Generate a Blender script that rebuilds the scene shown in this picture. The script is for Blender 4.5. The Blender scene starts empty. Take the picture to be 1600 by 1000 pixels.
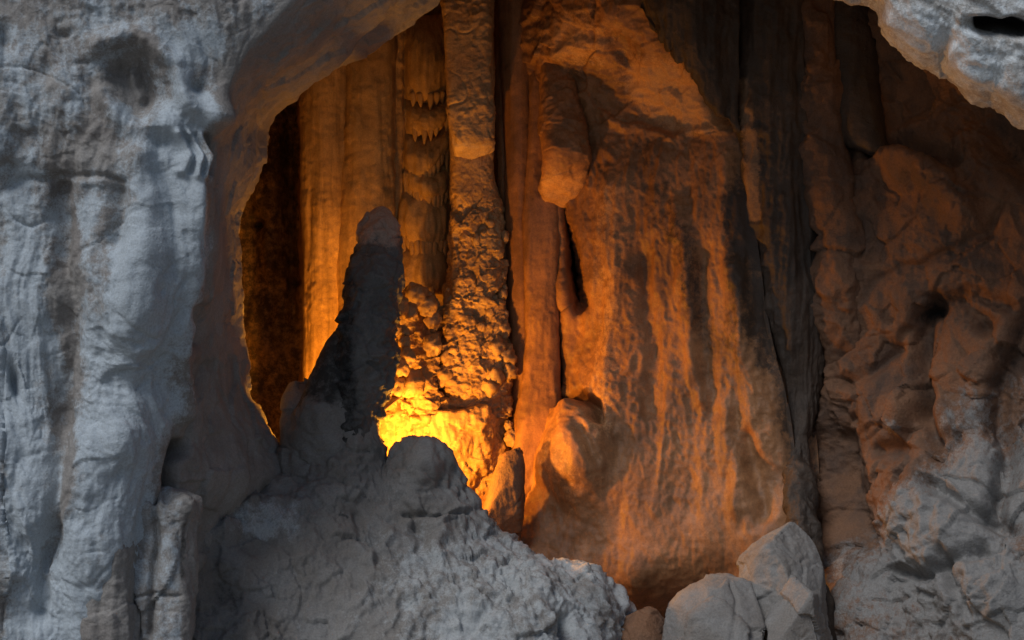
import bpy, math, random
import numpy as np
from mathutils import Vector

# ------------------------------------------------------------------ camera, sky, sun, exposure
SC = bpy.context.scene
COL = SC.collection
CAM_D = 24.0
cam = bpy.data.cameras.new('camera'); cam_o = bpy.data.objects.new('camera', cam); COL.objects.link(cam_o)
cam.sensor_width = 36.0; cam.lens = 36.0 * CAM_D / 16.0; cam.clip_end = 3000.0
cam_o.location = (0, -CAM_D, 0); cam_o.rotation_euler = (math.radians(90), 0, 0)
SC.camera = cam_o

SUN_DIR = Vector((0.40, 0.50, -0.77)).normalized()          # travel direction of the daylight
w = bpy.data.worlds.new('World'); SC.world = w; w.use_nodes = True
nt = w.node_tree; bg = nt.nodes['Background']
sky = nt.nodes.new('ShaderNodeTexSky'); sky.sky_type = 'NISHITA'; sky.sun_disc = False
sky.sun_elevation = math.asin(-SUN_DIR.z)
sky.sun_rotation = math.atan2(-SUN_DIR.x, -SUN_DIR.y)
nt.links.new(sky.outputs[0], bg.inputs[0]); bg.inputs[1].default_value = 0.058
sun = bpy.data.lights.new('sun', 'SUN'); sun_o = bpy.data.objects.new('sun', sun); COL.objects.link(sun_o)
sun.energy = 1.75; sun.angle = math.radians(24); sun.color = (0.97, 0.985, 1.0)
sun_o.rotation_euler = SUN_DIR.to_track_quat('-Z', 'Y').to_euler()
SC.view_settings.view_transform = 'Standard'; SC.view_settings.look = 'None'
SC.view_settings.exposure = 0.0; SC.view_settings.gamma = 1.0
SC.cycles.use_denoising = True
SC.cycles.max_bounces = 6; SC.cycles.diffuse_bounces = 4

# ------------------------------------------------------------------ maths helpers
rng = np.random.default_rng(7)
PERM = np.concatenate([rng.permutation(256)] * 2).astype(np.int32)
GR = rng.normal(size=(256, 3)); GR /= np.linalg.norm(GR, axis=1)[:, None]; GR = GR.astype(np.float32)
RN = rng.random((256, 3)).astype(np.float32)

def _hash(i, j, k):
    return PERM[PERM[PERM[i & 255] + (j & 255)] + (k & 255)]

def perlin(P):
    P = P.astype(np.float32)
    I = np.floor(P); F = P - I; I = I.astype(np.int32)
    U = F * F * F * (F * (F * 6 - 15) + 10)
    out = 0
    for dx in (0, 1):
        wx = U[..., 0] if dx else 1 - U[..., 0]
        for dy in (0, 1):
            wy = U[..., 1] if dy else 1 - U[..., 1]
            for dz in (0, 1):
                wz = U[..., 2] if dz else 1 - U[..., 2]
                g = GR[_hash(I[..., 0] + dx, I[..., 1] + dy, I[..., 2] + dz)]
                out = out + wx * wy * wz * (g[..., 0] * (F[..., 0] - dx) + g[..., 1] * (F[..., 1] - dy) + g[..., 2] * (F[..., 2] - dz))
    return out * 1.5

def fbm(P, f, o=4, s=(1, 1, 1), seed=0, gain=0.5, ridged=False):
    Q = P * (np.array(s, np.float32) * f) + seed * 17.31
    a, t, n = 1.0, 0.0, 0.0
    for i in range(o):
        v = perlin(Q)
        if ridged: v = 1 - 2 * np.abs(v)
        t = t + a * v; n += a; a *= gain; Q = Q * 2.03 + 5.7
    return t / n

def worley(P, f, s=(1, 1, 1), seed=0):
    """distance to the nearest and second nearest feature point, and the planar facet offset of the nearest cell"""
    Q = (P * (np.array(s, np.float32) * f) + seed * 9.17).astype(np.float32)
    I = np.floor(Q).astype(np.int32)
    b1 = np.full(Q.shape[:-1], 9.0, np.float32); b2 = b1.copy(); fac = np.zeros_like(b1)
    for dx in (-1, 0, 1):
        for dy in (-1, 0, 1):
            for dz in (-1, 0, 1):
                c = I + np.array((dx, dy, dz), np.int32)
                h = _hash(c[..., 0], c[..., 1], c[..., 2])
                V = Q - (c + RN[h])
                d = np.sqrt((V ** 2).sum(-1))
                pl = (V * GR[h]).sum(-1) + RN[h][..., 0] - 0.5
                near = d < b1
                b2 = np.where(near, b1, np.minimum(b2, d))
                fac = np.where(near, pl, fac); b1 = np.where(near, d, b1)
    return b1, b2, fac

def sstep(a, b, x):
    t = np.clip((x - a) / (b - a), 0, 1); return t * t * (3 - 2 * t)

def curve(pts):
    """piecewise smooth function through (t, v) points"""
    t = np.array([p[0] for p in pts], float); v = np.array([p[1] for p in pts], float)
    m = np.gradient(v, t)
    def f(x):
        x = np.clip(np.asarray(x, float), t[0], t[-1]); i = np.clip(np.searchsorted(t, x) - 1, 0, len(t) - 2)
        h = t[i + 1] - t[i]; s = (x - t[i]) / h
        return ((2 * s**3 - 3 * s**2 + 1) * v[i] + (s**3 - 2 * s**2 + s) * h * m[i] + (-2 * s**3 + 3 * s**2) * v[i + 1] + (s**3 - s**2) * h * m[i + 1])
    return f

def rbf(pts, smooth=0.0):
    """thin-plate surface through (a, b, value) points"""
    A = np.array(pts, float); X = A[:, :2] / 300.0; n = len(A)
    def phi(r2): return np.where(r2 > 0, r2 * np.log(np.maximum(r2, 1e-12)) * 0.5, 0)
    K = phi(((X[:, None] - X[None]) ** 2).sum(-1)) + smooth * np.eye(n)
    Pm = np.c_[np.ones(n), X]
    M = np.block([[K, Pm], [Pm.T, np.zeros((3, 3))]])
    c = np.linalg.solve(M, np.r_[A[:, 2], 0, 0, 0])
    def f(a, b):
        a = np.asarray(a, float) / 300.0; b = np.asarray(b, float) / 300.0
        o = c[n] + c[n + 1] * a + c[n + 2] * b
        for i in range(n):
            o = o + c[i] * phi((a - X[i, 0]) ** 2 + (b - X[i, 1]) ** 2)
        return o
    return f

def at(px, py, y):
    """a point of the place, laid out on a 1 cm plan of the cave mouth (y = 0) and set back to depth y"""
    k = (CAM_D + y) / CAM_D * 0.01
    return np.stack([(np.asarray(px, float) - 800) * k, np.asarray(y, float) + 0 * k, (500 - np.asarray(py, float)) * k], -1)

def plan(P):
    k = (CAM_D + P[..., 1]) / CAM_D * 0.01
    return P[..., 0] / k + 800, 500 - P[..., 2] / k

def seg(PX, PY, pts, w0, w1=None):
    """0..1 weight around a polyline of plan points, width w0 at its start and w1 at its end"""
    w1 = w0 if w1 is None else w1
    best = np.zeros(PX.shape); n = len(pts) - 1
    for i in range(n):
        (ax, ay), (bx, by) = pts[i], pts[i + 1]
        dx, dy = bx - ax, by - ay
        t = np.clip(((PX - ax) * dx + (PY - ay) * dy) / (dx * dx + dy * dy + 1e-9), 0, 1)
        d2 = (PX - ax - t * dx) ** 2 + (PY - ay - t * dy) ** 2
        ww = w0 + (w1 - w0) * (i + t) / n
        best = np.maximum(best, np.exp(-d2 / (ww * ww)))
    return best

def ell(PX, PY, cx, cy, rx, ry, ang=0, p=2.0):
    a = math.radians(ang); u = (PX - cx) * math.cos(a) + (PY - cy) * math.sin(a); v = -(PX - cx) * math.sin(a) + (PY - cy) * math.cos(a)
    return np.exp(-(((u / rx) ** 2 + (v / ry) ** 2) ** (p / 2)))

# ------------------------------------------------------------------ materials
def rock_material(name, base, pale, dark, stain, streak=0.0, rough=0.85, bump=0.5, grain=1.0, spec=0.3):
    """limestone: base colour, pale calcite crust or painted lamplight and dark lichen / manganese or painted shade laid over it by masks"""
    m = bpy.data.materials.new(name); m.use_nodes = True
    n = m.node_tree.nodes; L = m.node_tree.links; b = n['Principled BSDF']
    def N(t, **k):
        x = n.new(t)
        for a, v in k.items(): setattr(x, a, v)
        return x
    tc = N('ShaderNodeTexCoord')
    def noise(scale, detail=6, rough_=0.6, stretch=None, dist=0.0):
        t = N('ShaderNodeTexNoise'); t.inputs['Scale'].default_value = scale; t.inputs['Detail'].default_value = detail
        t.inputs['Roughness'].default_value = rough_; t.inputs['Distortion'].default_value = dist
        if stretch:
            mp = N('ShaderNodeMapping'); mp.inputs['Scale'].default_value = stretch; L.new(tc.outputs['Object'], mp.inputs[0]); L.new(mp.outputs[0], t.inputs['Vector'])
        else: L.new(tc.outputs['Object'], t.inputs['Vector'])
        return t.outputs['Fac']
    def ramp(sock, a, b_):
        r = N('ShaderNodeMapRange'); r.interpolation_type = 'SMOOTHSTEP'
        r.inputs['From Min'].default_value = a; r.inputs['From Max'].default_value = b_; L.new(sock, r.inputs['Value']); return r.outputs[0]
    def math_(op, a, c):
        x = N('ShaderNodeMath', operation=op)
        for i, v in enumerate((a, c)):
            if isinstance(v, (int, float)): x.inputs[i].default_value = v
            else: L.new(v, x.inputs[i])
        return x.outputs[0]
    def mix(fac, a, c):
        x = N('ShaderNodeMix', data_type='RGBA')
        if isinstance(fac, (int, float)): x.inputs[0].default_value = fac
        else: L.new(fac, x.inputs[0])
        for i, v in ((6, a), (7, c)):
            if isinstance(v, tuple): x.inputs[i].default_value = (*v, 1)
            else: L.new(v, x.inputs[i])
        return x.outputs[2]
    ap = N('ShaderNodeAttribute', attribute_name='pale').outputs['Fac']
    ad = N('ShaderNodeAttribute', attribute_name='dark').outputs['Fac']
    n1 = noise(1.3 * grain, 4, 0.62, dist=0.4); n2 = noise(7 * grain, 5, 0.7); n3 = noise(34 * grain, 3, 0.7)
    c = mix(ramp(n1, 0.32, 0.68), base, stain)
    if streak:
        st = noise(2.6 * grain, 4, 0.65, (1.5, 1.5, 0.11), 0.5)
        c = mix(math_('MULTIPLY', ramp(st, 0.42, 0.72), streak), c, tuple(0.42 * v for v in stain))
        st2 = noise(5 * grain, 3, 0.65, (1.5, 1.5, 0.14), 0.4)
        c = mix(math_('MULTIPLY', ramp(st2, 0.5, 0.75), streak * 0.7), c, tuple(min(0.8, 1.35 * v) for v in base))
    pf = ramp(math_('ADD', ap, math_('MULTIPLY', math_('ADD', math_('MULTIPLY', n2, 0.85), math_('MULTIPLY', n3, 0.22)), 1.0)), 0.64, 1.0)
    c = mix(pf, c, pale)
    df = ramp(math_('ADD', ad, math_('MULTIPLY', math_('ADD', math_('MULTIPLY', n2, 0.7), math_('MULTIPLY', n3, 0.3)), 1.0)), 0.76, 1.10)
    c = mix(df, c, dark)
    g = N('ShaderNodeMix', data_type='RGBA', blend_type='MULTIPLY'); g.inputs[0].default_value = 0.42
    L.new(c, g.inputs[6]); gr = N('ShaderNodeValToRGB'); gr.color_ramp.elements[0].position = 0.3; gr.color_ramp.elements[0].color = (0.45, 0.43, 0.41, 1)
    gr.color_ramp.elements[1].position = 0.62; gr.color_ramp.elements[1].color = (1.12, 1.12, 1.12, 1); L.new(n3, gr.inputs[0]); L.new(gr.outputs[0], g.inputs[7])
    L.new(g.outputs[2], b.inputs['Base Color'])
    b.inputs['Roughness'].default_value = rough; b.inputs['Specular IOR Level'].default_value = spec
    bm1 = N('ShaderNodeBump'); bm1.inputs['Strength'].default_value = bump; bm1.inputs['Distance'].default_value = 0.08 / grain
    hh = math_('ADD', math_('MULTIPLY', n2, 1.0), math_('MULTIPLY', n3, 0.4)); L.new(hh, bm1.inputs['Height'])
    L.new(bm1.outputs[0], b.inputs['Normal'])
    return m

M = {}
M['grey'] = rock_material('grey_limestone', (0.235, 0.215, 0.20), (0.43, 0.48, 0.52), (0.06, 0.055, 0.05), (0.30, 0.285, 0.27), bump=0.4)
M['lip'] = M['grey']
M['ledge'] = rock_material('ledge_limestone', (0.20, 0.182, 0.165), (0.37, 0.385, 0.39), (0.04, 0.038, 0.035), (0.235, 0.228, 0.22), bump=0.4)
M['white'] = rock_material('weathered_white_limestone', (0.55, 0.54, 0.52), (0.70, 0.75, 0.78), (0.05, 0.05, 0.05), (0.36, 0.33, 0.3), bump=0.5)
M['flow'] = rock_material('amber_flowstone', (0.37, 0.175, 0.075), (0.50, 0.27, 0.125), (0.045, 0.028, 0.018), (0.20, 0.095, 0.042), streak=0.28, rough=0.56, bump=0.2, spec=0.35)
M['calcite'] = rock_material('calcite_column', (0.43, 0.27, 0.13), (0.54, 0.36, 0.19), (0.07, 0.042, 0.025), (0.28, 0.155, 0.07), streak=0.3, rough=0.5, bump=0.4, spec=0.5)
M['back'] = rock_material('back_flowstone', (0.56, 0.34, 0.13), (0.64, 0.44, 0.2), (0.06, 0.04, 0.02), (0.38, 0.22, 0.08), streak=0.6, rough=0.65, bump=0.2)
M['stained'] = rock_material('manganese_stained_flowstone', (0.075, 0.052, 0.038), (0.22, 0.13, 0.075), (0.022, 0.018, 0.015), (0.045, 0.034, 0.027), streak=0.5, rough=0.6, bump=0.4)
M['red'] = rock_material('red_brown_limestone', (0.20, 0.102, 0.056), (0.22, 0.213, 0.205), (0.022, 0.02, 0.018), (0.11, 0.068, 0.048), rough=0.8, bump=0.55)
M['dark_grey'] = rock_material('dark_grey_stalagmite', (0.15, 0.145, 0.14), (0.42, 0.3, 0.24), (0.02, 0.02, 0.02), (0.11, 0.105, 0.10), rough=0.75, bump=0.5)

def plain(name, col, rough=0.5, metal=0.0, emit=None, es=0):
    m = bpy.data.materials.new(name); m.use_nodes = True; b = m.node_tree.nodes['Principled BSDF']
    t = m.node_tree.nodes.new('ShaderNodeTexNoise'); t.inputs['Scale'].default_value = 40
    r = m.node_tree.nodes.new('ShaderNodeMix'); r.data_type = 'RGBA'; r.inputs[6].default_value = (*col, 1); r.inputs[7].default_value = (*[0.7 * v for v in col], 1)
    m.node_tree.links.new(t.outputs['Fac'], r.inputs[0]); m.node_tree.links.new(r.outputs[2], b.inputs['Base Color'])
    b.inputs['Roughness'].default_value = rough; b.inputs['Metallic'].default_value = metal
    if emit: b.inputs['Emission Color'].default_value = (*emit, 1); b.inputs['Emission Strength'].default_value = es
    return m

# ------------------------------------------------------------------ mesh helpers
def tag(o, label=None, cat=None, group=None, kind=None):
    if label: o['label'] = label
    if cat: o['category'] = cat
    if group: o['group'] = group
    o['kind'] = kind or 'thing'
    return o

def normals(P, closed):
    if closed:
        du = np.roll(P, -1, 1) - np.roll(P, 1, 1)
    else:
        du = np.gradient(P, axis=1)
    dv = np.gradient(P, axis=0)
    n = np.cross(du, dv); l = np.linalg.norm(n, axis=-1, keepdims=True)
    return n / np.maximum(l, 1e-9)

WORLD = {}                                                   # where each built piece stands, for its sub-parts
def mesh_object(name, V, F4, mat, attrs=None, parent=None, F3=None):
    base = np.array([V[:, 0].mean(), V[:, 1].mean(), V[:, 2].min()])
    me = bpy.data.meshes.new(name)
    F3 = np.zeros((0, 3), int) if F3 is None else np.asarray(F3, int)
    F4 = np.asarray(F4, int)
    me.vertices.add(len(V)); me.vertices.foreach_set('co', (V - base).astype(np.float32).ravel())
    loops = np.r_[F4.ravel(), F3.ravel()].astype(np.int32)
    starts = np.r_[np.arange(len(F4)) * 4, len(F4) * 4 + np.arange(len(F3)) * 3].astype(np.int32)
    me.loops.add(len(loops)); me.loops.foreach_set('vertex_index', loops)
    me.polygons.add(len(starts)); me.polygons.foreach_set('loop_start', starts)
    me.polygons.foreach_set('use_smooth', np.ones(len(starts), bool))
    me.update(calc_edges=True)
    for k, a in (attrs or {}).items():
        at_ = me.attributes.new(k, 'FLOAT', 'POINT'); at_.data.foreach_set('value', np.asarray(a, np.float32).ravel())
    me.materials.append(mat)
    o = bpy.data.objects.new(name, me); COL.objects.link(o)
    if parent is not None:
        o.parent = parent; o.location = Vector(base) - WORLD.get(parent.name, parent.location)
    else: o.location = base
    WORLD[o.name] = Vector(base)
    return o

def finish(name, P, mat, disp=None, masks=None, closed=False, caps=False, parent=None):
    """a grid of points -> displaced along its normals by disp(P, PX, PY) -> one mesh with its pale and dark masks"""
    P = np.asarray(P, float); N_ = normals(P, closed)
    if not closed and (N_[..., 1].mean() > 0): N_ = -N_
    if closed:
        c = P.mean(1, keepdims=True)
        if ((P - c) * N_).sum(-1).mean() < 0: N_ = -N_
    PX, PY = plan(P)
    if disp is not None:
        P = P + N_ * disp(P, PX, PY)[..., None]
    r, c = P.shape[:2]
    idx = np.arange(r * c).reshape(r, c)
    if closed: nx = np.roll(idx, -1, 1); a, b, d, e = idx[:-1], nx[:-1], nx[1:], idx[1:]
    else: a, b, d, e = idx[:-1, :-1], idx[:-1, 1:], idx[1:, 1:], idx[1:, :-1]
    F = np.stack([a.ravel(), b.ravel(), d.ravel(), e.ravel()], -1)
    V = P.reshape(-1, 3)
    at_ = {'pale': np.zeros(len(V)), 'dark': np.zeros(len(V))}
    if masks:
        for k, f in masks.items():
            at_[k] = np.broadcast_to(f(P, PX, PY), P.shape[:2]).ravel().copy()
    F3 = None
    if caps:
        V = np.r_[V, P[0].mean(0)[None], P[-1].mean(0)[None]]
        for k in at_: at_[k] = np.r_[at_[k], at_[k][0], at_[k][-1]]
        i0, i1 = idx[0], idx[-1]
        F3 = np.r_[np.stack([np.full(c, r * c), np.roll(i0, -1), i0], -1), np.stack([np.full(c, r * c + 1), i1, np.roll(i1, -1)], -1)]
    return mesh_object(name, V, F, mat, at_, parent, F3)

def loft(name, rings, mat, disp=None, masks=None, n=72, m=120, parent=None, square=2.0, rot=0.0, rounded=(True, True), tilt=0.0, cuts=None):
    """a tapered solid through rings (px, py, y, half width in cm of plan, depth ratio)"""
    R = np.array([r if len(r) == 5 else (*r, 1.0) for r in rings], float)
    t = np.r_[0, np.cumsum(np.hypot(np.diff(R[:, 0]), np.diff(R[:, 1])) + 1e-3)]; t /= t[-1]
    s = np.linspace(0, 1, m)
    f = [curve(list(zip(t, R[:, i]))) if len(R) > 2 else (lambda x, i=i: np.interp(x, t, R[:, i])) for i in range(5)]
    px, py, y, w, q = [g(s) for g in f]
    w = np.maximum(w, 0.5)
    e = 0.06
    prof = np.ones(m)
    if rounded[0]: prof = prof * np.sqrt(np.clip(1 - (1 - np.clip(s / e, 0, 1)) ** 2, 0.0004, 1))
    if rounded[1]: prof = prof * np.sqrt(np.clip(1 - (1 - np.clip((1 - s) / e, 0, 1)) ** 2, 0.0004, 1))
    C = at(px, py, y)
    k = (CAM_D + y) / CAM_D * 0.01
    th = np.linspace(0, 2 * math.pi, n, endpoint=False) + rot
    cs, sn = np.cos(th), np.sin(th)
    rad = (np.abs(cs) ** square + np.abs(sn) ** square) ** (-1 / square)
    W = (w * k * prof)[:, None] * rad[None]
    P = np.empty((m, n, 3))
    P[..., 0] = C[:, 0, None] + W * cs
    P[..., 1] = C[:, 1, None] - W * sn * q[:, None]
    P[..., 2] = C[:, 2, None] + tilt * (W * sn * q[:, None])
    if cuts:                                                 # fracture planes: the stone broken flat on several sides
        cnt, sd, lo, hi = cuts; rg = np.random.default_rng(sd); c = P.reshape(-1, 3).mean(0)
        for _ in range(cnt):
            d = rg.normal(size=3) * np.array([1, 1, 0.55]); d /= np.linalg.norm(d)
            s_ = (P - c) @ d; lim = s_.max() * rg.uniform(lo, hi)
            P = P - d * np.maximum(s_ - lim, 0)[..., None] * 0.99
    return finish(name, P, mat, disp, masks, closed=True, caps=True, parent=parent)

def knob(P0, r, seed, nm, mat, parent, squash=(1, 1, 1), nu=20, nv=12, rough=0.35):
    """one small uneven lump of stone"""
    v = np.linspace(0.06, math.pi - 0.06, nv)[:, None]; u = np.linspace(0, 2 * math.pi, nu, endpoint=False)[None]
    D = np.stack([np.sin(v) * np.cos(u), -np.sin(v) * np.sin(u), np.cos(v) + 0 * u], -1)
    rr = r * (1 + rough * fbm(D, 1.7, 3, seed=seed))
    P = np.asarray(P0) + D * rr[..., None] * np.array(squash)
    return finish(nm, P, mat, None, None, closed=True, caps=True, parent=parent)

def strip_axis(*segs):
    """uneven plan spacing: (start, stop, step) pieces joined"""
    out = []
    for a, b, st in segs: out.append(np.arange(a, b, st))
    return np.r_[tuple(out)]

# ================================================================== THE SETTING
def detail(P, seed, big=0.12, bf=0.9, ridge=0.05, rf=2.6, fine=0.012, ff=11, flute=0.0, fx=2.2, fz=0.22, facet=0.0, cf=1.1):
    sel = 0.25 + 1.1 * sstep(-0.25, 0.4, fbm(P, 0.7, 2, seed=seed + 40))                    # rough and smooth stretches alternate
    d = big * fbm(P, bf, 4, seed=seed) + sel * (ridge * fbm(P, rf, 4, seed=seed + 1, ridged=True) + fine * fbm(P, ff, 2, seed=seed + 2))
    if flute: d = d + flute * fbm(P + 0.25 * perlin(P * 0.7)[..., None] * np.array([1, 1, 0]), fx, 4, (1, 1, fz), seed + 3)
    if facet:
        a, b, f = worley(P + 0.12 * perlin(P * 2.0)[..., None], cf, seed=seed + 4)
        d = d + facet * f - facet * 0.12 * np.exp(-((b - a) / 0.07) ** 2)
    return d

def cracks(P, seed, f=0.8, w=0.035, depth=0.08):
    Q = P + 0.35 * np.stack([perlin(P * 1.7 + seed), perlin(P * 1.7 + seed + 5), perlin(P * 1.7 + seed + 9)], -1)
    n = perlin(Q * f + seed * 3.3) ; n2 = perlin(Q * f * 2.3 + seed * 1.7)
    gate = sstep(-0.05, 0.25, perlin(P * 0.8 + seed * 7.7))
    return -depth * gate * np.exp(-(n / w) ** 2) - 0.5 * depth * (1 - gate * 0.5) * np.exp(-(n2 / w) ** 2) * sstep(0, 0.3, perlin(P * 1.3 + seed))

# ---- left rock wall with the smooth lip of the cave mouth
rim = curve([(-900, 1500), (-420, 1280), (-150, 850), (0, 676), (60, 606), (120, 515), (172, 432), (250, 404), (340, 381), (450, 379), (560, 386), (640, 410), (700, 440), (740, 452), (800, 420), (1000, 360), (1200, 330)])
edge = curve([(-900, 900), (-420, 800), (-150, 560), (0, 455), (80, 385), (150, 350), (200, 335), (300, 328), (400, 322), (520, 292), (620, 272), (700, 258), (800, 245), (1000, 230), (1200, 230)])
front = rbf([(-200, -150, -3.4), (100, -150, -3.2), (400, -150, -3.0), (0, 60, -3.3), (150, 30, -3.1), (300, 80, -3.0), (0, 220, -3.25), (150, 240, -3.15), (300, 220, -2.9),
             (0, 310, -3.0), (100, 310, -2.95), (250, 300, -3.05), (320, 330, -2.7), (0, 500, -3.1), (95, 500, -2.85), (230, 480, -3.15), (300, 500, -2.3), (0, 700, -3.2), (100, 650, -2.85),
             (180, 680, -3.2), (260, 690, -2.3), (0, 900, -3.1), (80, 880, -2.85), (150, 880, -3.2), (260, 900, -2.0), (0, 1150, -2.9), (200, 1150, -2.9), (300, 1100, -1.6), (-200, 500, -3.3), (-200, 1100, -3.2)])
rows = strip_axis((-900, -60, 30), (-60, 1010, 2.2), (1010, 1190, 12))
cu = np.r_[np.linspace(-1600, -60, 30)[:-1], np.linspace(-60, 0, 8)[:-1]]
nE, nL, nW = 150, 95, 16
PX = []; Y = []
for py in rows:
    e = float(edge(py)); jag = perlin(np.array([[py * 0.013, 3.1, 0.5], [py * 0.045, 8.2, 1.5], [py * 0.12, 5.2, 2.5]])); r = float(rim(py)) + 9 * jag[0]; jr = 7 * jag[1] + 2.5 * jag[2]
    f0 = np.linspace(0, e, nE, endpoint=False)
    tl = np.linspace(0, 1, nL)
    lipx = e + (r - e) * tl + 0.5 * jr * tl ** 5
    wx = r + 0.5 * jr - 90 * np.linspace(0, 1, nW + 1)[1:] ** 1.6
    x = np.r_[cu, f0, lipx, wx]
    yf = front(np.clip(np.r_[cu, f0], -200, 2000), np.full(len(cu) + nE, max(py, -150)))
    ye = front(np.array([e]), np.array([max(py, -150)]))[0]
    yr = 1.0
    yl = ye + (yr - ye) * (0.55 * tl + 0.45 * tl ** 2.4)
    yw = yr + 2.6 * np.linspace(0, 1, nW + 1)[1:] ** 0.8
    PX.append(x); Y.append(np.r_[yf, yl, yw])
PX = np.array(PX); Y = np.array(Y); PY = np.repeat(rows[:, None], PX.shape[1], 1)
K = np.hanning(13); K /= K.sum()
Y = np.apply_along_axis(lambda a: np.convolve(np.pad(a, 6, 'edge'), K, 'valid'), 1, Y)      # soften the lip's edges
def left_disp(P, PX, PY):
    e = edge(PY); crust = 1 - sstep(-60, 30, PX - e)
    wob = 14 * perlin(P * 0.9) + 6 * perlin(P * 2.7)
    X, Z = PX + wob, PY + wob * 0.7
    d = detail(P, 3, 0.10, 0.8, 0.03, 2.2, 0.008, 10)
    d += crust * detail(P, 9, 0.10, 1.2, 0.03, 3.4, 0.018, 14, flute=0.17, fx=2.4, fz=0.14)
    low = sstep(260, 330, PY)
    d += 0.20 * low * seg(X, Z, [(262, 235), (245, 420), (195, 620), (150, 800), (120, 1010)], 62, 85)
    d += 0.16 * low * seg(X, Z, [(35, 300), (30, 600), (25, 900)], 44, 50)
    d += 0.13 * seg(X, Z, [(150, 290), (170, 500)], 26)
    d += 0.16 * seg(X, Z, [(215, 240), (225, 400), (200, 560)], 24)
    d -= 0.20 * seg(X, Z, [(100, 300), (112, 560), (92, 800), (72, 960)], 16, 12)
    d -= 0.22 * seg(X, Z, [(190, 300), (186, 380)], 14)
    d += 0.22 * seg(X, Z, [(300, 245), (305, 380), (285, 520), (270, 640)], 20, 16)
    d -= 0.07 * seg(X + 15 * perlin(P * 2), Z + 25 * perlin(P * 1.6 + 3), [(0, 298), (60, 290), (110, 268), (200, 274)], 9, 5) ; d += 0.05 * seg(X, Z, [(0, 250), (110, 255), (220, 240)], 22)
    W = 9 * perlin(P * 4.5); al = np.exp(-((np.abs((X + W) - 207 - 0.25 * (Z - 130)) / 58 + np.abs(Z + W - 132) / 62) ** 9)); d -= 0.06 * al; d -= 0.30 * ell(X, Z, 208, 134, 66, 50, 48, 2.4); d -= 0.09 * ell(X + W, Z + W, 184, 106, 26, 22, 20, 3); d -= 0.10 * seg(X, Z, [(225, 95), (245, 150), (220, 185)], 10) - 0.09 * seg(X, Z, [(205, 110), (220, 150)], 9); d += 0.22 * seg(X, Z, [(160, 150), (200, 195), (260, 190)], 18)
    d += 0.20 * seg(X, Z, [(150, 70), (215, 55), (275, 100), (290, 160)], 16)
    d -= 0.22 * ell(X, Z, 12, 62, 12, 24, -15); d -= 0.14 * ell(X, Z, 100, 52, 10, 9); d -= 0.12 * ell(X, Z, 64, 108, 10, 18); d -= 0.14 * ell(X, Z, 308, 138, 11, 9)
    for k, (x0, x1) in enumerate([(290, 250), (305, 275), (320, 290)]):                     # little curved draperies under the nose
        d += 0.13 * seg(X, Z, [(x0 - 20, 205), (x0 - 8, 235), (x0 - 14, 265)], 7); d -= 0.12 * seg(X, Z, [(x0 - 10, 205), (x0 + 2, 235), (x0 - 4, 265)], 5)
    d += 0.30 * ell(X, Z, 325, 170, 26, 26)
    d -= 0.9 * seg(X, Z, [(268, 690), (256, 735), (252, 765)], 8, 6); d -= 0.25 * seg(X, Z, [(300, 480), (300, 530)], 13)
    d -= 0.25 * ell(X, Z, 30, 605, 7, 22)
    d -= 0.10 * seg(X, Z, [(315, 570), (290, 630), (280, 680)], 7)
    d -= 0.12 * seg(PX, PY, [(610, 20), (545, 90), (470, 150)], 8); d += 0.06 * seg(PX, PY, [(590, 20), (520, 90), (455, 140)], 14)
    lipz = sstep(-10, 60, PX - e)
    d += lipz * (0.06 * fbm(P, 1.6, 4, (1, 1, 0.5), 31) + 0.035 * fbm(P, 3.4, 4, seed=32, ridged=True) + 0.05 * worley(P + 0.2 * perlin(P * 1.5)[..., None], 1.5, seed=33)[2])
    pit = worley(P, 3.6, (1, 1, 0.7), 35)[0]; d -= crust * 0.06 * np.exp(-(pit / 0.22) ** 2) * sstep(-0.1, 0.3, fbm(P, 1.1, 2, seed=36))
    d += cracks(P, 5, 0.9, 0.05, 0.03)
    d += crust * 0.02 * worley(P + 0.25 * perlin(P * 2)[..., None], 2.2, seed=37)[2]
    return d * np.where(PX < -60, 0.6, 1)
def left_pale(P, PX, PY):
    X = PX + 25 * perlin(P * 1.1); Z = PY + 25 * perlin(P * 1.3 + 9)
    m = 0.50 * seg(X, Z, [(262, 240), (245, 420), (195, 620), (150, 800), (110, 1000)], 62, 70) + 0.42 * seg(X, Z, [(30, 340), (30, 850)], 55)
    m += 0.45 * ell(X, Z, 325, 175, 40, 45) + 0.4 * ell(X, Z, 305, 60, 60, 45) + 0.3 * seg(X, Z, [(20, 60), (50, 180), (40, 250)], 35) + 0.35 * ell(X, Z, 130, 340, 30, 70) + 0.2 * ell(X, Z, 130, 130, 40, 60)
    m -= 0.35 * seg(X, Z, [(105, 300), (112, 560), (90, 900)], 20) + 0.3 * ell(X, Z, 150, 230, 80, 30) + 0.16 * ell(X, Z, 200, 115, 50, 40)
    m += 0.34 * fbm(P, 2.4, 4, (1, 1, 0.15), 55) + 0.34 * fbm(P, 1.9, 5, seed=56, gain=0.65) + 0.18
    return m * (1 - sstep(-35, 25, X - edge(PY))) + 0.22 * fbm(P, 0.9, 4, seed=5) * (PX < edge(PY)) - 0.20 * sstep(-10, 40, PX - edge(PY)) + 0.25 * fbm(P, 1.4, 4, seed=77) * sstep(-10, 40, PX - edge(PY)) + 0.12 * sstep(520, 620, PY) * sstep(-10, 40, PX - edge(PY))
def left_dark(P, PX, PY):
    m = 0.14 * fbm(P, 1.5, 4, seed=8) + 0.15 * seg(PX, PY, [(100, 300), (112, 560), (90, 900)], 14) + 0.3 * ell(PX, PY, 300, 500, 16, 40) 
    return m - 0.2 * sstep(0, 60, PX - edge(PY))
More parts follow.
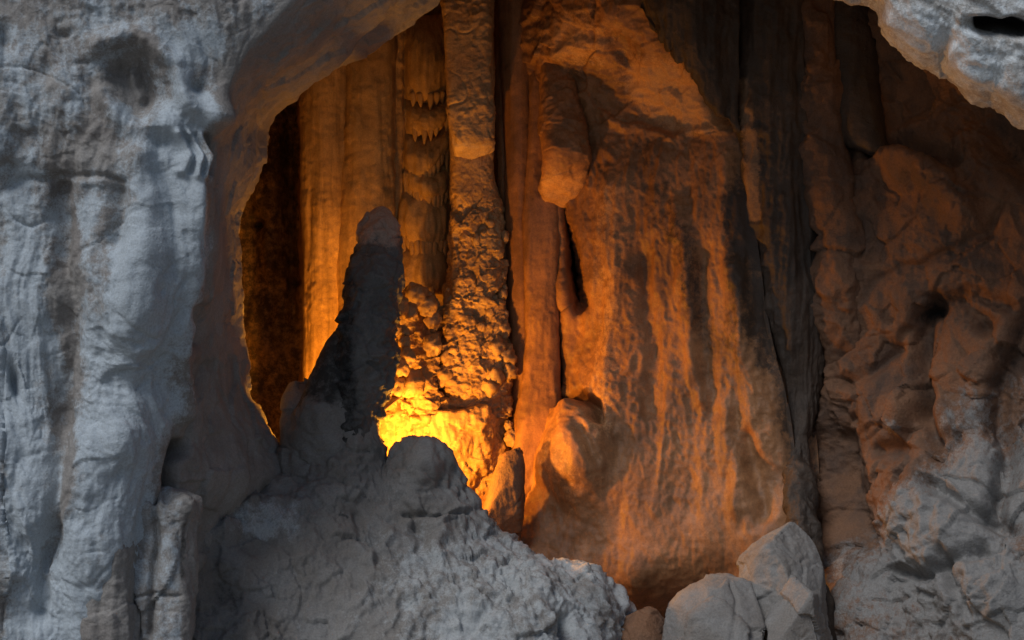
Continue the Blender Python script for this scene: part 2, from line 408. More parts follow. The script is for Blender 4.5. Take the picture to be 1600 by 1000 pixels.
o = finish('cave_wall_left', at(PX, PY, Y), M['grey'], left_disp, {'pale': left_pale, 'dark': left_dark})
tag(o, 'pale crusted grey rock wall curving into the smooth lip of the cave mouth', 'rock wall', kind='structure')

# ---- deep back of the cave: bowl closed on every side
bx = strip_axis((-250, 370, 20), (370, 830, 2.6), (830, 2400, 20)); by = strip_axis((-520, -40, 20), (-40, 740, 2.6), (740, 1320, 20))
PX, PY = np.meshgrid(bx, by)
u = (PX - 900) / 850.0; v = (PY - 400) / 750.0
rr = np.clip((u ** 2) ** 2 + (v ** 2) ** 2, 0, 1.6)
Y = 7.4 - 7.8 * sstep(0.12, 1.0, rr)
Y = Y - 1.8 * sstep(470, 500, PX) * (1 - sstep(1500, 1700, PX))
def back_disp(P, PX, PY):
    d = detail(P, 21, 0.25, 0.6, 0.06, 2.0, 0.015, 10, flute=0.26, fx=1.7, fz=0.12)
    d -= 0.3 * seg(PX, PY, [(640, 60), (690, 40)], 30) 
    d -= 0.35 * ell(PX, PY, 405, 350, 9, 8) + 0.2 * ell(PX, PY, 460, 440, 9, 7)
    d += 0.3 * seg(PX, PY, [(430, 180), (425, 420)], 18) - 0.2 * seg(PX, PY, [(452, 200), (455, 500)], 8)
    return d
o = finish('cave_back_wall', at(PX, PY, Y), M['back'], back_disp, {'dark': lambda P, X, Y_: 0.15 * fbm(P, 1.2, 4, seed=4) + 0.5 * (1 - sstep(465, 480, X))})  # recess left of the slender column painted darker, as its shade
tag(o, 'orange lit back wall of the deep hollow', 'rock wall', kind='structure')

# ---- right-hand inner wall
xr = strip_axis((1225, 1620, 2.2), (1620, 3600, 60)); yr_ = strip_axis((-700, -40, 30), (-40, 1010, 2.2), (1010, 1220, 15))
PX, PY = np.meshgrid(xr, yr_)
right = rbf([(1225, -100, 3.6), (1225, 300, 3.2), (1225, 600, 3.0), (1230, 900, 2.4), (1330, -100, 2.4), (1400, 60, 2.0), (1420, 180, 2.1), (1330, 330, 2.0), (1450, 260, 1.4), (1450, 330, 1.2), (1350, 480, 1.7),
             (1300, 600, 2.0), (1300, 700, 1.9), (1500, 120, 1.6), (1560, 250, 0.9), (1620, 200, 0.6), (1500, 430, 0.9), (1600, 430, 0.4), (1400, 560, 1.5), (1540, 560, 0.5), (1440, 700, 0.7), (1340, 800, 1.2),
             (1600, 650, 0.2), (1520, 700, 0.1), (1430, 800, 0.2), (1540, 800, -0.4), (1300, 950, 0.8), (1420, 930, -0.2), (1530, 920, -1.0), (1620, 950, -1.4), (1500, 1100, -1.2), (1300, 1100, 0.5), (1800, 500, -1.5), (1800, 1000, -2.2), (1800, -100, -1.0)])
Y = right(np.clip(PX, 0, 1800), np.clip(PY, -100, 1100))
Y = Y - 0.004 * np.maximum(PX - 1800, 0) * 0.4
def right_disp(P, PX, PY):
    wob = 16 * perlin(P * 1.0) + 7 * perlin(P * 2.6); X, Z = PX + wob, PY + wob * 0.6
    up = 1 - sstep(430, 620, PY)
    d = detail(P, 41, 0.14, 0.8, 0.13, 2.3, 0.03, 11, flute=0.10, fx=1.9, fz=0.3, facet=0.06, cf=1.9) + 0.03 * (1 - up) * worley(P + 0.12 * perlin(P * 2)[..., None], 1.9, seed=45)[2] + (1 - 0.5 * up) * 0.14 * worley(P + 0.2 * perlin(P * 1.7)[..., None], 0.85, seed=2)[2]
    d -= 0.40 * seg(X, Z, [(1560, 210), (1600, 260)], 26)
    d += 0.40 * seg(X, Z, [(1395, 250), (1450, 268), (1500, 330)], 26); d -= 0.45 * seg(X, Z, [(1370, 235), (1430, 232), (1475, 246)], 15)
    for a, w_, k in (([(1455, 470), (1435, 560), (1440, 640), (1470, 700)], 14, 0.5), ([(1590, 500), (1560, 600), (1580, 700), (1560, 800)], 20, 0.55), ([(1310, 690), (1320, 760), (1350, 840)], 24, 0.55),
                      ([(1370, 700), (1410, 690), (1440, 620)], 12, 0.35), ([(1455, 760), (1520, 800), (1590, 830)], 12, 0.4), ([(1400, 890), (1450, 905), (1540, 860)], 10, 0.4), ([(1500, 470), (1530, 500)], 18, 0.35),
                      ([(1250, 750), (1268, 850), (1285, 960)], 10, 0.5), ([(1440, 500), (1500, 455), (1560, 470)], 12, 0.3), ([(1480, 870), (1520, 960)], 9, 0.3), ([(1330, 600), (1380, 560), (1420, 520)], 9, 0.18)):
        d -= 0.7 * k * seg(X, Z, a, w_)
    for c in ((1505, 610, 45, 80, 0.16, 15), (1470, 830, 70, 70, 0.15, 0), (1378, 640, 40, 55, 0.16, 10), (1540, 930, 60, 45, 0.15, -10), (1420, 760, 30, 60, 0.1, 20)):
        d += c[4] * ell(X, Z, *c[:4], c[5], 3)
    for c in ((1528, 510, 12, 9), (1330, 655, 10, 8), (1500, 690, 16, 10), (1350, 820, 10, 8), (1540, 955, 12, 20), (1400, 905, 10, 6)):
        d -= 0.15 * ell(X, Z, *c)
    d += cracks(P, 25, 0.8, 0.04, 0.06)
    for k in range(6): d -= 0.06 * seg(X, Z, [(1330 + 24 * k, 470 - 6 * k), (1420 + 22 * k, 415 - 10 * k), (1500 + 15 * k, 400 - 20 * k)], 6)
    return d * np.where(PX > 1620, 0.5, 1)
def right_pale(P, PX, PY):
    X = PX + 25 * perlin(P * 1.2); Z = PY + 25 * perlin(P * 1.2 + 4)
    m = 0.65 * sstep(0, 1, (Z - 570) / 300 + (X - 1450) / 300) - 0.30
    m += 0.3 * ell(X, Z, 1500, 620, 60, 110) + 0.35 * ell(X, Z, 1460, 830, 90, 70) + 0.3 * ell(X, Z, 1550, 940, 80, 60) + 0.15 * ell(X, Z, 1300, 880, 60, 80) + 0.6 * ell(PX, PY, 1397, 670, 17, 12, 0, 4)
    return m + 0.25 * fbm(P, 1.1, 4, seed=6)
def right_dark(P, PX, PY):
    wob = 14 * perlin(P * 1.4); X, Z = PX + wob, PY + wob
    m = 0.32 * fbm(P, 1.3, 5, seed=12, gain=0.6)
    for a, w_ in (([(1455, 470), (1435, 560), (1440, 640), (1470, 700)], 16), ([(1590, 520), (1570, 600), (1585, 700)], 24), ([(1310, 690), (1325, 760), (1350, 840)], 30), ([(1440, 500), (1500, 455), (1550, 470)], 14), ([(1560, 200), (1620, 270)], 30), ([(1400, 890), (1460, 905)], 20), ([(1500, 720), (1560, 800)], 14), ([(1395, 300), (1470, 250)], 20)):
        m += 0.28 * seg(X, Z, a, w_)  # crack lines darkened in colour, as shade inside the grooves
    return m
o = finish('cave_wall_right', at(PX, PY, Y), M['red'], right_disp, {'pale': right_pale, 'dark': right_dark})
tag(o, 'red brown rock wall turning grey and cracked toward its foot', 'rock wall', kind='structure')

# ---- rock roof over the mouth, unseen above the picture, its lip set to shade the hollow
tx = strip_axis((-1600, 3600, 40)); tv = np.linspace(0, 1, 40)
prof = curve([(0, -190), (0.25, -230), (0.6, -205), (1, -1700)]); yp = curve([(0, 5.5), (0.25, 1.5), (0.6, -2.6), (1, -3.6)])
PX, TV = np.meshgrid(tx, tv); PY = prof(TV); Y = yp(TV)
o = finish('unseen_shading_roof', at(PX, PY, Y), M['grey'], lambda P, X, Z: detail(P, 61, 0.5, 0.3, 0.15, 0.9))
tag(o, 'unseen rock roof overhanging and shading the cave mouth', 'rock ceiling', kind='structure')

# ---- floor inside and ground outside
gx = strip_axis((-60, -12, 6), (-12, 12, 0.25), (12, 61, 6)); gy = strip_axis((-80, -8, 4), (-8, 8, 0.25))
X, Yg = np.meshgrid(gx, gy); Z = -6.2 + 0 * X
Z = Z + 0.5 * sstep(-2.5, 1.0, Yg) * (1 - sstep(8, 14, np.abs(X)))
Pg = np.stack([X, Yg, Z], -1); Pg[..., 2] += 0.25 * fbm(Pg, 0.7, 4, seed=71) + 0.05 * fbm(Pg, 3, 3, seed=72)
o = finish('ground', Pg, M['ledge'], None, None); tag(o, 'rocky brown cave ground', 'ground', kind='structure')

# ---- foreground ledge
top = curve([(150, 770), (250, 758), (330, 745), (400, 732), (440, 712), (462, 694), (500, 688), (530, 670), (556, 652), (574, 652), (588, 682), (602, 722), (611, 724), (620, 708), (634, 696), (652, 690), (668, 692), (684, 702), (700, 724), (722, 764), (745, 808), (775, 836), (820, 868), (862, 886), (905, 884), (935, 905), (958, 930), (975, 965), (1000, 1010), (1040, 1090)])
lx = strip_axis((150, 1040, 2.2)); back = np.linspace(0, 1, 26)[:-1]; fr = np.linspace(0, 1, 190)
PX = np.repeat(lx[None], len(back) + len(fr), 0)
T = top(lx)
led = rbf([(150, 740, -0.6), (250, 760, -0.4), (350, 745, 0.3), (440, 712, 0.75), (462, 694, 0.8), (530, 670, 0.85), (574, 652, 0.9), (602, 722, 0.95), (652, 690, 0.95), (655, 704, 0.6), (655, 730, 0.42), (615, 750, 0.62), (640, 770, 0.35), (700, 750, 0.75), (685, 790, 0.4), (560, 690, 0.5), (500, 715, 0.5), (545, 740, 0.3), (470, 740, 0.45), (590, 770, 0.45), (725, 775, 0.9), (780, 840, 0.8), (860, 885, 0.6), (935, 905, 0.6), (975, 965, 0.8), (1030, 1080, 0.8),
           (340, 800, -0.7), (450, 810, -0.3), (560, 800, 0.1), (680, 810, 0.3), (740, 830, 0.5), (300, 900, -1.3), (420, 900, -0.8), (550, 880, -0.5), (660, 880, -0.4), (760, 900, -0.3), (840, 920, -0.4), (920, 950, -0.2),
           (300, 1010, -1.6), (450, 1000, -1.2), (600, 980, -1.1), (750, 990, -1.1), (880, 1000, -0.9), (960, 1010, 0.0), (300, 1150, -2.2), (600, 1150, -2.0), (900, 1150, -1.6), (150, 1000, -2.0)])
PYb = T[None] + (1 - back[:, None]) ** 1.5 * 150; PYf = T[None] + fr[:, None] * (1160 - T[None])
PY = np.r_[PYb, PYf]
Ys = led(lx, T)
Y = np.r_[Ys[None] + 0.55 * (1 - back[:, None]) ** 0.7, led(np.repeat(lx[None], len(fr), 0), PYf)]
def ledge_disp(P, PX, PY):
    wob = 14 * perlin(P * 1.0) + 5 * perlin(P * 3); X, Z = PX + wob, PY + wob * 0.7
    d = detail(P, 81, 0.13, 0.9, 0.09, 2.3, 0.03, 11)
    d += 0.05 * fbm(P, 3.0, 4, (1, 1, 0.6), 83, ridged=True) * sstep(560, 640, PX)
    d -= 0.14 * seg(PX, PY + 3 * perlin(P * 4), [(632, 806), (660, 807), (690, 811), (722, 809)], 4); d += 0.08 * seg(PX, PY, [(640, 820), (715, 822)], 10)
    d -= 0.14 * seg(X, Z, [(548, 800), (560, 842), (590, 850)], 9); d -= 0.12 * seg(X, Z, [(650, 830), (665, 890)], 9); d += 0.12 * seg(X, Z, [(690, 820), (672, 860), (676, 900)], 12)
    d -= 0.13 * seg(X, Z, [(590, 860), (600, 920), (620, 940)], 9); d += 0.12 * seg(X, Z, [(610, 840), (585, 880), (605, 930)], 10)
    cr = ell(X, Z, 790, 902, 46, 28, 20, 4) 
    a, b, f = worley(P, 7.0, seed=5); d += cr * (0.10 * (0.5 - a) + 0.06 * f) - 0.10 * ell(X, Z, 800, 915, 28, 16, 20)
    d += 0.12 * ell(X, Z, 395, 790, 60, 14) - 0.16 * ell(X, Z, 390, 850, 70, 22)
    d += 0.05 * worley(P + 0.15 * perlin(P * 2.2)[..., None], 2.6, seed=18)[2]
    d -= 0.35 * ell(X, Z, 880, 985, 12, 22) ; d += 0.10 * seg(X, Z, [(740, 930), (760, 980)], 16) - 0.09 * seg(X, Z, [(770, 940), (740, 990)], 7)
    d += cracks(P, 15, 0.7, 0.04, 0.05) + 0.10 * fbm(P + 0.3 * perlin(P * 0.8)[..., None], 1.3, 4, (1, 1, 0.5), 88, ridged=True)
    d += (0.02 + 0.025 * sstep(650, 800, PX)) * fbm(P, 4.0, 4, seed=87, ridged=True) + 0.05 * worley(P + 0.3 * perlin(P * 1.5)[..., None], 1.6, seed=8)[2]
    return d
def ledge_pale(P, PX, PY):
    X = PX + 20 * perlin(P * 1.3); Z = PY + 14 * perlin(P * 1.5 + 3)
    m = 0.45 * ell(X + 30 * perlin(P * 2.5), Z + 20 * perlin(P * 3), 395, 815, 56, 18, 5, 2) + 0.38 * sstep(620, 800, X + 0.4 * (Z - 800)) * sstep(800, 880, Z) + 0.15 * ell(X, Z, 600, 950, 100, 60) + 0.18 * ell(X, Z, 620, 870, 50, 60)
    return m - 0.04 + 0.5 * fbm(P, 1.7, 5, seed=14, gain=0.65)
def ledge_dark(P, PX, PY):
    return 0.22 * fbm(P, 1.4, 4, seed=17) + 0.32 * ell(PX, PY, 360, 870, 60, 60) + 0.3 * ell(PX, PY, 350, 960, 40, 50) + 0.25 * ell(PX, PY, 800, 915, 36, 20, 20) + 0.2 * ell(PX, PY, 560, 790, 50, 20)
o = finish('rock_ledge', at(PX, PY, Y), M['ledge'], ledge_disp, {'pale': ledge_pale, 'dark': ledge_dark})
tag(o, 'broad grey rock ledge sloping down to the right across the cave mouth', 'rock ledge', kind='structure')

# ================================================================== FORMATIONS
def st(seed, **k): return lambda P, X, Z: detail(P, seed, **k)

# ---- great flowstone mass
fx_ = strip_axis((748, 1275, 2.1)); fy_ = strip_axis((-120, -40, 10), (-40, 1000, 2.1))
PX, PY = np.meshgrid(fx_, fy_)
seam = curve([(-120, 1130), (0, 1142), (120, 1150), (250, 1166), (380, 1186), (520, 1207), (650, 1238), (740, 1247), (830, 1240), (1000, 1236)])
flow = rbf([(750, -120, 5.4), (750, 100, 5.3), (750, 300, 5.4), (750, 500, 5.4), (750, 650, 5.0), (750, 770, 3.9), (760, 860, 2.6), (780, 960, 1.9),
            (820, -60, 4.5), (830, 150, 4.4), (835, 400, 4.6), (850, 560, 4.4), (850, -60, 3.7), (870, 60, 3.5), (940, 30, 2.9), (1000, 10, 2.4), (1070, 70, 2.2), (1110, -60, 2.1),
            (960, 130, 3.35), (1060, 140, 2.85), (1145, 180, 2.45), (900, 190, 3.8), (1000, 190, 3.45), (1060, 200, 3.15),
            (960, 250, 3.4), (1060, 250, 3.0), (1150, 240, 2.5), (915, 330, 3.7), (960, 430, 3.35), (1050, 450, 2.85), (1150, 450, 2.3), (1195, 600, 2.0), (1060, 640, 2.5), (960, 640, 3.0), (880, 350, 3.9), (870, 450, 3.9),
            (910, 500, 3.7), (875, 590, 3.9), (890, 720, 2.9), (840, 740, 3.5), (850, 820, 2.8), (1050, 800, 2.15), (960, 850, 2.3), (1220, 740, 1.7), (1150, 850, 1.6), (1000, 915, 2.0), (1000, 985, 3.0), (1090, 985, 2.8), (1200, 960, 1.6), (1120, 740, 2.05)])
SE = seam(PY); base_x = (PX - 748) / (1275 - 748); PX = np.where(base_x < 0.9, 748 + (SE - 748) * base_x / 0.9, SE + 34 * (base_x - 0.9) / 0.1)
Y = flow(PX, PY)
Y = Y + 1.7 * seg(PX, PY, [(885, 325), (895, 390), (905, 470)], 5, 12) + 0.9 * seg(PX, PY, [(874, 490), (878, 600)], 7)
past = np.clip(PX - seam(PY), 0, None); Y = Y + 0.7 * (1 - np.exp(-past / 10.0))
def flow_disp(P, PX, PY):
    wob = 10 * perlin(P * 0.9) + 4 * perlin(P * 2.4); X, Z = PX + wob, PY + wob * 0.7
    drape = sstep(200, 240, PY); lowr = 1 - 0.55 * sstep(650, 850, PY)
    d = detail(P, 101, 0.10, 0.8, 0.025, 2.0, 0.012, 10)
    d += drape * lowr * (0.13 * fbm(P, 1.2, 3, (1, 1, 0.16), 103) + 0.10 * fbm(P + 0.3 * perlin(P * 0.6)[..., None], 1.4, 3, (1, 1, 0.10), 107, ridged=True) + 0.05 * fbm(P, 4.2, 3, (1, 1, 0.2), 104) + 0.04 * fbm(P, 6, 3, (1, 1, 0.7), 105, ridged=True))
    d += (1 - drape) * (0.07 * fbm(P, 2.6, 3, (1, 1, 1.6), 106, ridged=True) + 0.08 * worley(P + 0.1 * perlin(P * 2)[..., None], 1.6, seed=7)[2])
    d += 0.10 * seg(X + 10 * perlin(P * 3), Z + 12 * perlin(P * 2.2 + 7), [(950, 178), (985, 203), (1060, 216), (1105, 198), (1155, 186)], 9)                      # the lip at the shoulder
    d += 0.16 * drape * seg(X, Z, [(960, 300), (965, 480), (950, 640), (930, 700)], 26, 34)
    d += 0.14 * seg(X, Z, [(1060, 330), (1085, 520), (1095, 620)], 16); d -= 0.15 * seg(X, Z, [(1095, 400), (1100, 520), (1115, 640)], 15)
    d -= 0.13 * seg(X, Z, [(1010, 400), (1020, 560), (1015, 640)], 13); d += 0.15 * seg(X, Z, [(1150, 420), (1165, 560), (1190, 700)], 18)
    d += 0.12 * seg(X, Z, [(1130, 640), (1150, 720), (1150, 790)], 18); d -= 0.14 * seg(X, Z, [(1175, 690), (1190, 800)], 14)
    d += 0.32 * ell(X, Z, 893, 715, 48, 72, 5, 3); d += 0.20 * ell(X, Z, 900, 640, 28, 22)
    d -= 0.50 * seg(X, Z, [(868, 622), (905, 618), (938, 640), (942, 662)], 9); d -= 0.12 * seg(X, Z, [(925, 690), (935, 720)], 8)
    d = d * (1 - sstep(-38, 0, PX - seam(PY))) - 0.12 * sstep(-38, 0, PX - seam(PY)) * (0.5 + fbm(P, 0.9, 2, seed=120))
    d -= 0.35 * seg(PX, PY, [(1085, 0), (1105, 120), (1128, 180)], 14)
    d += 0.16 * seg(X, Z, [(960, 20), (950, 60), (860, 90)], 18) - 0.14 * seg(X, Z, [(960, 60), (985, 120)], 14)
    return d
def flow_dark(P, PX, PY):
    wob = 14 * perlin(P * 0.8); X = PX + wob
    m = 0.30 * fbm(P, 1.6, 5, (1, 1, 0.14), 111, gain=0.6)
    m += 0.42 * seg(X, PY, [(1010, 230), (1040, 330), (1075, 420), (1115, 540)], 45, 30) + 0.38 * seg(X, PY, [(1150, 330), (1170, 560)], 28) 
    m += 0.9 * seg(PX, PY, [(884, 325), (894, 390), (904, 472)], 6, 14) + 0.7 * seg(PX, PY, [(874, 490), (878, 600)], 8)  # shade of the two slots painted into their colour
    m += 0.45 * sstep(-55, 0, PX - seam(PY) + 18 * perlin(P * 1.5))
    m += 0.2 * seg(X, PY, [(1000, 470), (1010, 600)], 16) + 0.15 * ell(X, PY, 1140, 700, 40, 90)
    return m
o = finish('flowstone_mass', at(PX, PY, Y), M['flow'], flow_disp, {'dark': flow_dark, 'pale': lambda P, X, Z: 0.28 * seg(X, Z, [(960, 300), (962, 480), (940, 660)], 30) + 0.15 * ell(X, Z, 890, 730, 60, 70) + 0.7 * ell(X, Z, 1060, 150, 90, 50, 25, 4) + 0.4 * ell(X, Z, 900, 60, 80, 50) + 0.12 * fbm(P, 2, 3, (1, 1, 0.2), 9)})  # pale patch on the shelf paints its lamp-lit face brighter
tag(o, 'tall orange brown flowstone mass with folded drapery in the cave hollow', 'flowstone')

# ---- lit column group at the back
def fluted(seed, amp=0.10, fx=2.6, fz=0.08, **k):
    return lambda P, X, Z: detail(P, seed, big=0.06, ridge=0.03, rf=2.4, fine=0.012, **k) + amp * fbm(P, fx, 4, (1, 1, fz), seed + 5) + 0.012 * fbm(P, 5, 3, (1, 1, 1.2), seed + 6, ridged=True)
o = loft('limestone_column', [(508, 60, 5.0, 40, .8), (508, 250, 5.0, 36, .8), (507, 420, 4.9, 32, .8), (508, 640, 4.8, 34, .8), (508, 860, 4.8, 36, .8)], M['back'], fluted(121), n=140, m=320, rounded=(False, False))
tag(o, 'slender golden fluted column beside the dark recess behind the rock lip', 'column', 'columns at the back of the hollow')
o = loft('limestone_column', [(575, 0, 5.2, 46, .8), (574, 200, 5.1, 42, .8), (570, 360, 5.0, 46, .8), (570, 640, 5.0, 50, .8), (570, 860, 5.0, 52, .8)], M['back'], fluted(131, 0.07, 2.2, 0.2), n=140, m=320, rounded=(False, False))
tag(o, 'broad rough orange column directly above and behind the dark stalagmite', 'column', 'columns at the back of the hollow')
o = loft('limestone_column', [(622, -20, 5.3, 15), (619, 150, 5.3, 14), (614, 340, 5.3, 15), (612, 500, 5.3, 16)], M['back'], fluted(141, 0.06, 4.5, 0.04), n=80, m=260, rounded=(False, False))
tag(o, 'thin ribbed orange column just left of the tiered drapery', 'column', 'columns at the back of the hollow')

# ---- tiered drapery: four shelves, each with its fringe of stalactites
tiers = bpy.data.objects.new('tiered_drapery', None); COL.objects.link(tiers); tiers.location = Vector(at(668, 450, 5.4))
tag(tiers, 'orange drapery of stacked curved shelves fringed with small stalactites', 'drapery')
rnd = random.Random(4)
PXs, PYs = np.meshgrid(np.linspace(612, 716, 60), np.linspace(10, 500, 200))
finish('drapery_backing', at(PXs, PYs, 5.75 + 0 * PXs), M['back'], fluted(149, 0.06, 3.0, 0.12), parent=tiers)
for i, (y0, y1, sag, xl, xr2) in enumerate([(20, 158, 6, 632, 710), (140, 196, 16, 633, 712), (180, 250, 30, 630, 712), (240, 296, 20, 632, 712), (285, 386, 8, 622, 712), (380, 480, -14, 618, 712)]):
    xs = np.linspace(xl - 4, xr2 + 4, 60); tv = np.linspace(0, 1, 36)
    PXs, T = np.meshgrid(xs, tv); c = (PXs - xl) / (xr2 - xl)
    slope = {1: -26, 2: -62, 3: 4, 0: -4, 4: 8, 5: -36}[i]
    PYs = y0 + (y1 - y0) * T + sag * np.sin(np.pi * np.clip(c, 0, 1)) ** 0.8 + slope * (c - 0.5) * (0.4 + 0.6 * T)
    Ys = 5.35 - 0.55 * np.sin(np.pi * np.clip(c, 0.02, 0.98)) ** 0.5 * np.sin(np.pi * (0.01 + 0.84 * T)) ** 0.8 + 0.5 * sstep(0.94, 1.0, T)
    sh = finish('drapery_shelf', at(PXs, PYs, Ys), M['back'], fluted(151 + i, 0.07, 5.5, 0.1), parent=tiers)
    for k in range(13 if i in (2, 3, 4) else 7):
        c_ = (k + 0.5 + rnd.uniform(-.3, .3)) / (13 if i in (2, 3, 4) else 7)
        if not 0.05 < c_ < 0.97: continue
        x = xl + c_ * (xr2 - xl); yb = y1 + sag * math.sin(math.pi * c_) ** 0.8 + slope * (c_ - 0.5) - 8
        L_ = rnd.choice([6, 10, 16, 24, 34]) * rnd.uniform(0.7, 1.2) if i in (2, 3, 4) else rnd.uniform(3, 14)
        yy = 5.2 - 0.28 * math.sin(math.pi * c_)
        loft('stalactite', [(x, yb - 14, yy, 7.0), (x, yb + L_ * .4, yy, 4.4), (x + rnd.uniform(-1, 1), yb + L_ * 1.7, yy, 0.9)], M['back'], n=8, m=8, parent=sh)

# ---- bright column: broken hanging slab above, knobbly column below, fluted pedestal at its foot
def coral(seed, a=0.075, f=5.5, **k):
    def g(P, X, Z):
        b1, b2, fc = worley(P + 0.16 * perlin(P * 3)[..., None], f * 0.55, (1, 1, 0.8), seed)
        c1, _, gc = worley(P + 0.06 * perlin(P * 6)[..., None], f * 1.3, seed=seed + 3)
        return detail(P, seed, big=0.12, bf=1.3, ridge=0.05, rf=3.2, fine=0.02) + 0.02 * fbm(P, 10, 3, seed=seed + 20, ridged=True) + a * 0.9 * fc + a * 0.45 * gc + a * 0.5 * (0.5 - b1) - 0.05 * sstep(0.25, 0.5, fbm(P, 3.2, 3, seed=seed + 9))
    return g
o = loft('knobbly_column', [(731, -80, 4.05, 36), (734, 60, 4.1, 36), (737, 200, 4.15, 34), (739, 285, 4.3, 33), (744, 330, 4.4, 37), (746, 390, 4.4, 39), (742, 450, 4.4, 42), (742, 520, 4.35, 47), (744, 590, 4.3, 52), (738, 650, 4.3, 56)], M['calcite'],
         lambda P, X, Z: (0.12 + 0.88 * sstep(270, 360, Z)) * coral(181)(P, X, Z) + (1 - sstep(280, 340, Z)) * detail(P, 172, 0.03, 1.2, 0.05, 2.8, 0.02),
         {'dark': lambda P, X, Z: 0.35 * (1 - sstep(260, 330, Z)) * fbm(P, 2.2, 4, seed=31) + 0.3 * sstep(755, 775, X) * (1 - sstep(240, 300, Z)) + 0.12 * fbm(P, 3, 4, seed=33)}, n=220, m=640, square=3.6, rot=0.25, rounded=(False, False))
tag(o, 'tall golden column rising unbroken from the brightest pedestal, knobbly in its lower half', 'column')
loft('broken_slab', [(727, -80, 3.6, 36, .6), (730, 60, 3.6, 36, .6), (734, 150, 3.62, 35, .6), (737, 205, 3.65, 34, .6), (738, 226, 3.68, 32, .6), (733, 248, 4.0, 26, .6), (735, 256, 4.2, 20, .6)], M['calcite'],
         lambda P, X, Z: detail(P, 171, 0.03, 1.2, 0.05, 2.8, 0.02) + cracks(P, 35, 1.6, 0.04, 0.03), {'dark': lambda P, X, Z: 0.1 + 0.4 * fbm(P, 2.2, 5, seed=31, gain=0.6) - 0.7 * sstep(215, 230, Z), 'pale': lambda P, X, Z: 0.6 * sstep(212, 236, Z + 8 * perlin(P * 3))}, n=130, m=240, square=5.0, rot=0.12, rounded=(False, False), tilt=0.1, cuts=(6, 8, 0.85, 0.97), parent=o)  # lower end kept pale: lamplight on the underside, painted in
ck = random.Random(11)
for (x, y, r, yy) in [(790, 560, 17, 3.95), (795, 580, 13, 3.9), (772, 590, 15, 3.75), (776, 545, 14, 3.85), (786, 515, 12, 4.0), (783, 430, 9, 4.15), (765, 605, 14, 3.7), (792, 640, 9, 3.9), (800, 685, 11, 3.7), (795, 665, 7, 3.8), (700, 560, 13, 3.8), (694, 590, 15, 3.75), (705, 520, 10, 3.9)]:
    knob(at(x, y, yy), r * 0.0115, ck.randint(0, 99), 'calcite_knob', M['calcite'], o, (1, 1, 1.2), 26, 18, 0.7)
for k in range(34):
    y = ck.uniform(330, 640); x = ck.choice([ck.uniform(765, 790), ck.uniform(700, 785)]); r = ck.choice([3, 4, 5, 7, 9])
    knob(at(x, y, 3.95 + 0.006 * max(0, x - 760) - 0.0004 * (y - 330)), r * 0.0115, ck.randint(0, 99), 'calcite_knob', M['calcite'], o, (1, 1, ck.uniform(0.8, 1.5)), 14, 10, 0.7)
ped = loft('flowstone_pedestal', [(700, 614, 4.3, 80, .75), (688, 632, 4.25, 100, .75), (686, 660, 4.2, 102, .75), (692, 700, 4.2, 98, .75), (708, 760, 4.2, 82, .75), (735, 830, 4.1, 62, .75)], M['calcite'],
         lambda P, X, Z: detail(P, 191, 0.20, 1.1, 0.07, 3, 0.02, facet=0.07, cf=2.2) + 0.14 * fbm(P, 3.0, 4, (1, 1, 0.15), 193) + 0.07 * fbm(P, 6, 3, (1, 1, 0.25), 194, ridged=True) - 0.25 * seg(X, Z, [(640, 628), (700, 634), (760, 628)], 7), n=260, m=260, rounded=(True, False))
tag(ped, 'brightly lit yellow fluted pedestal at the foot of the knobbly column', 'flowstone')

# ---- lumpy coral cluster between stalagmite and column
cl = bpy.data.objects.new('cave_coral_cluster', None); COL.objects.link(cl); cl.location = Vector(at(640, 640, 3.2))
tag(cl, 'cluster of lumpy golden cave coral between dark stalagmite and bright column', 'cave coral')
loft('coral_stem', [(648, 455, 3.9, 16), (652, 490, 3.9, 34, .8), (655, 530, 3.85, 30, .8), (650, 580, 3.8, 32, .8), (646, 625, 3.7, 38, .8), (640, 660, 3.7, 42, .8)], M['calcite'], coral(201, 0.15, 4.2), n=150, m=200, parent=cl)
for (x, y, r, yy) in [(612, 462, 13, 2.5), (624, 478, 13, 2.6), (612, 512, 13, 2.4), (630, 520, 10, 2.6), (636, 558, 13, 2.4), (628, 575, 11, 2.35), (650, 462, 16, 3.2), (668, 478, 14, 3.3), (676, 500, 11, 3.4), (644, 600, 18, 2.6), (612, 548, 8, 2.2), (622, 604, 14, 2.5), (660, 596, 15, 2.9), (676, 540, 14, 3.2), (632, 535, 9, 2.5), (606, 495, 7, 2.4), (640, 487, 12, 2.8)]:
    knob(at(x, y, yy), r * 0.0115, ck.randint(0, 99), 'coral_lump', M['calcite'], cl, (1.05, 1, 1.15), 26, 18, 0.6)
for (a, b, r) in [((545, 640, 1.9), (618, 612, 2.6), 6), ((585, 650, 2.0), (632, 612, 2.7), 8), ((535, 655, 1.9), (548, 628, 2.0), 6)]:
    loft('broken_stalactite', [(*a, r), ((a[0] + b[0]) / 2, (a[1] + b[1]) / 2 - 2, (a[2] + b[2]) / 2, r * 1.15), (*b, r)], M['calcite'], st(211, big=0.03, ridge=0.02), n=24, m=40, parent=cl)

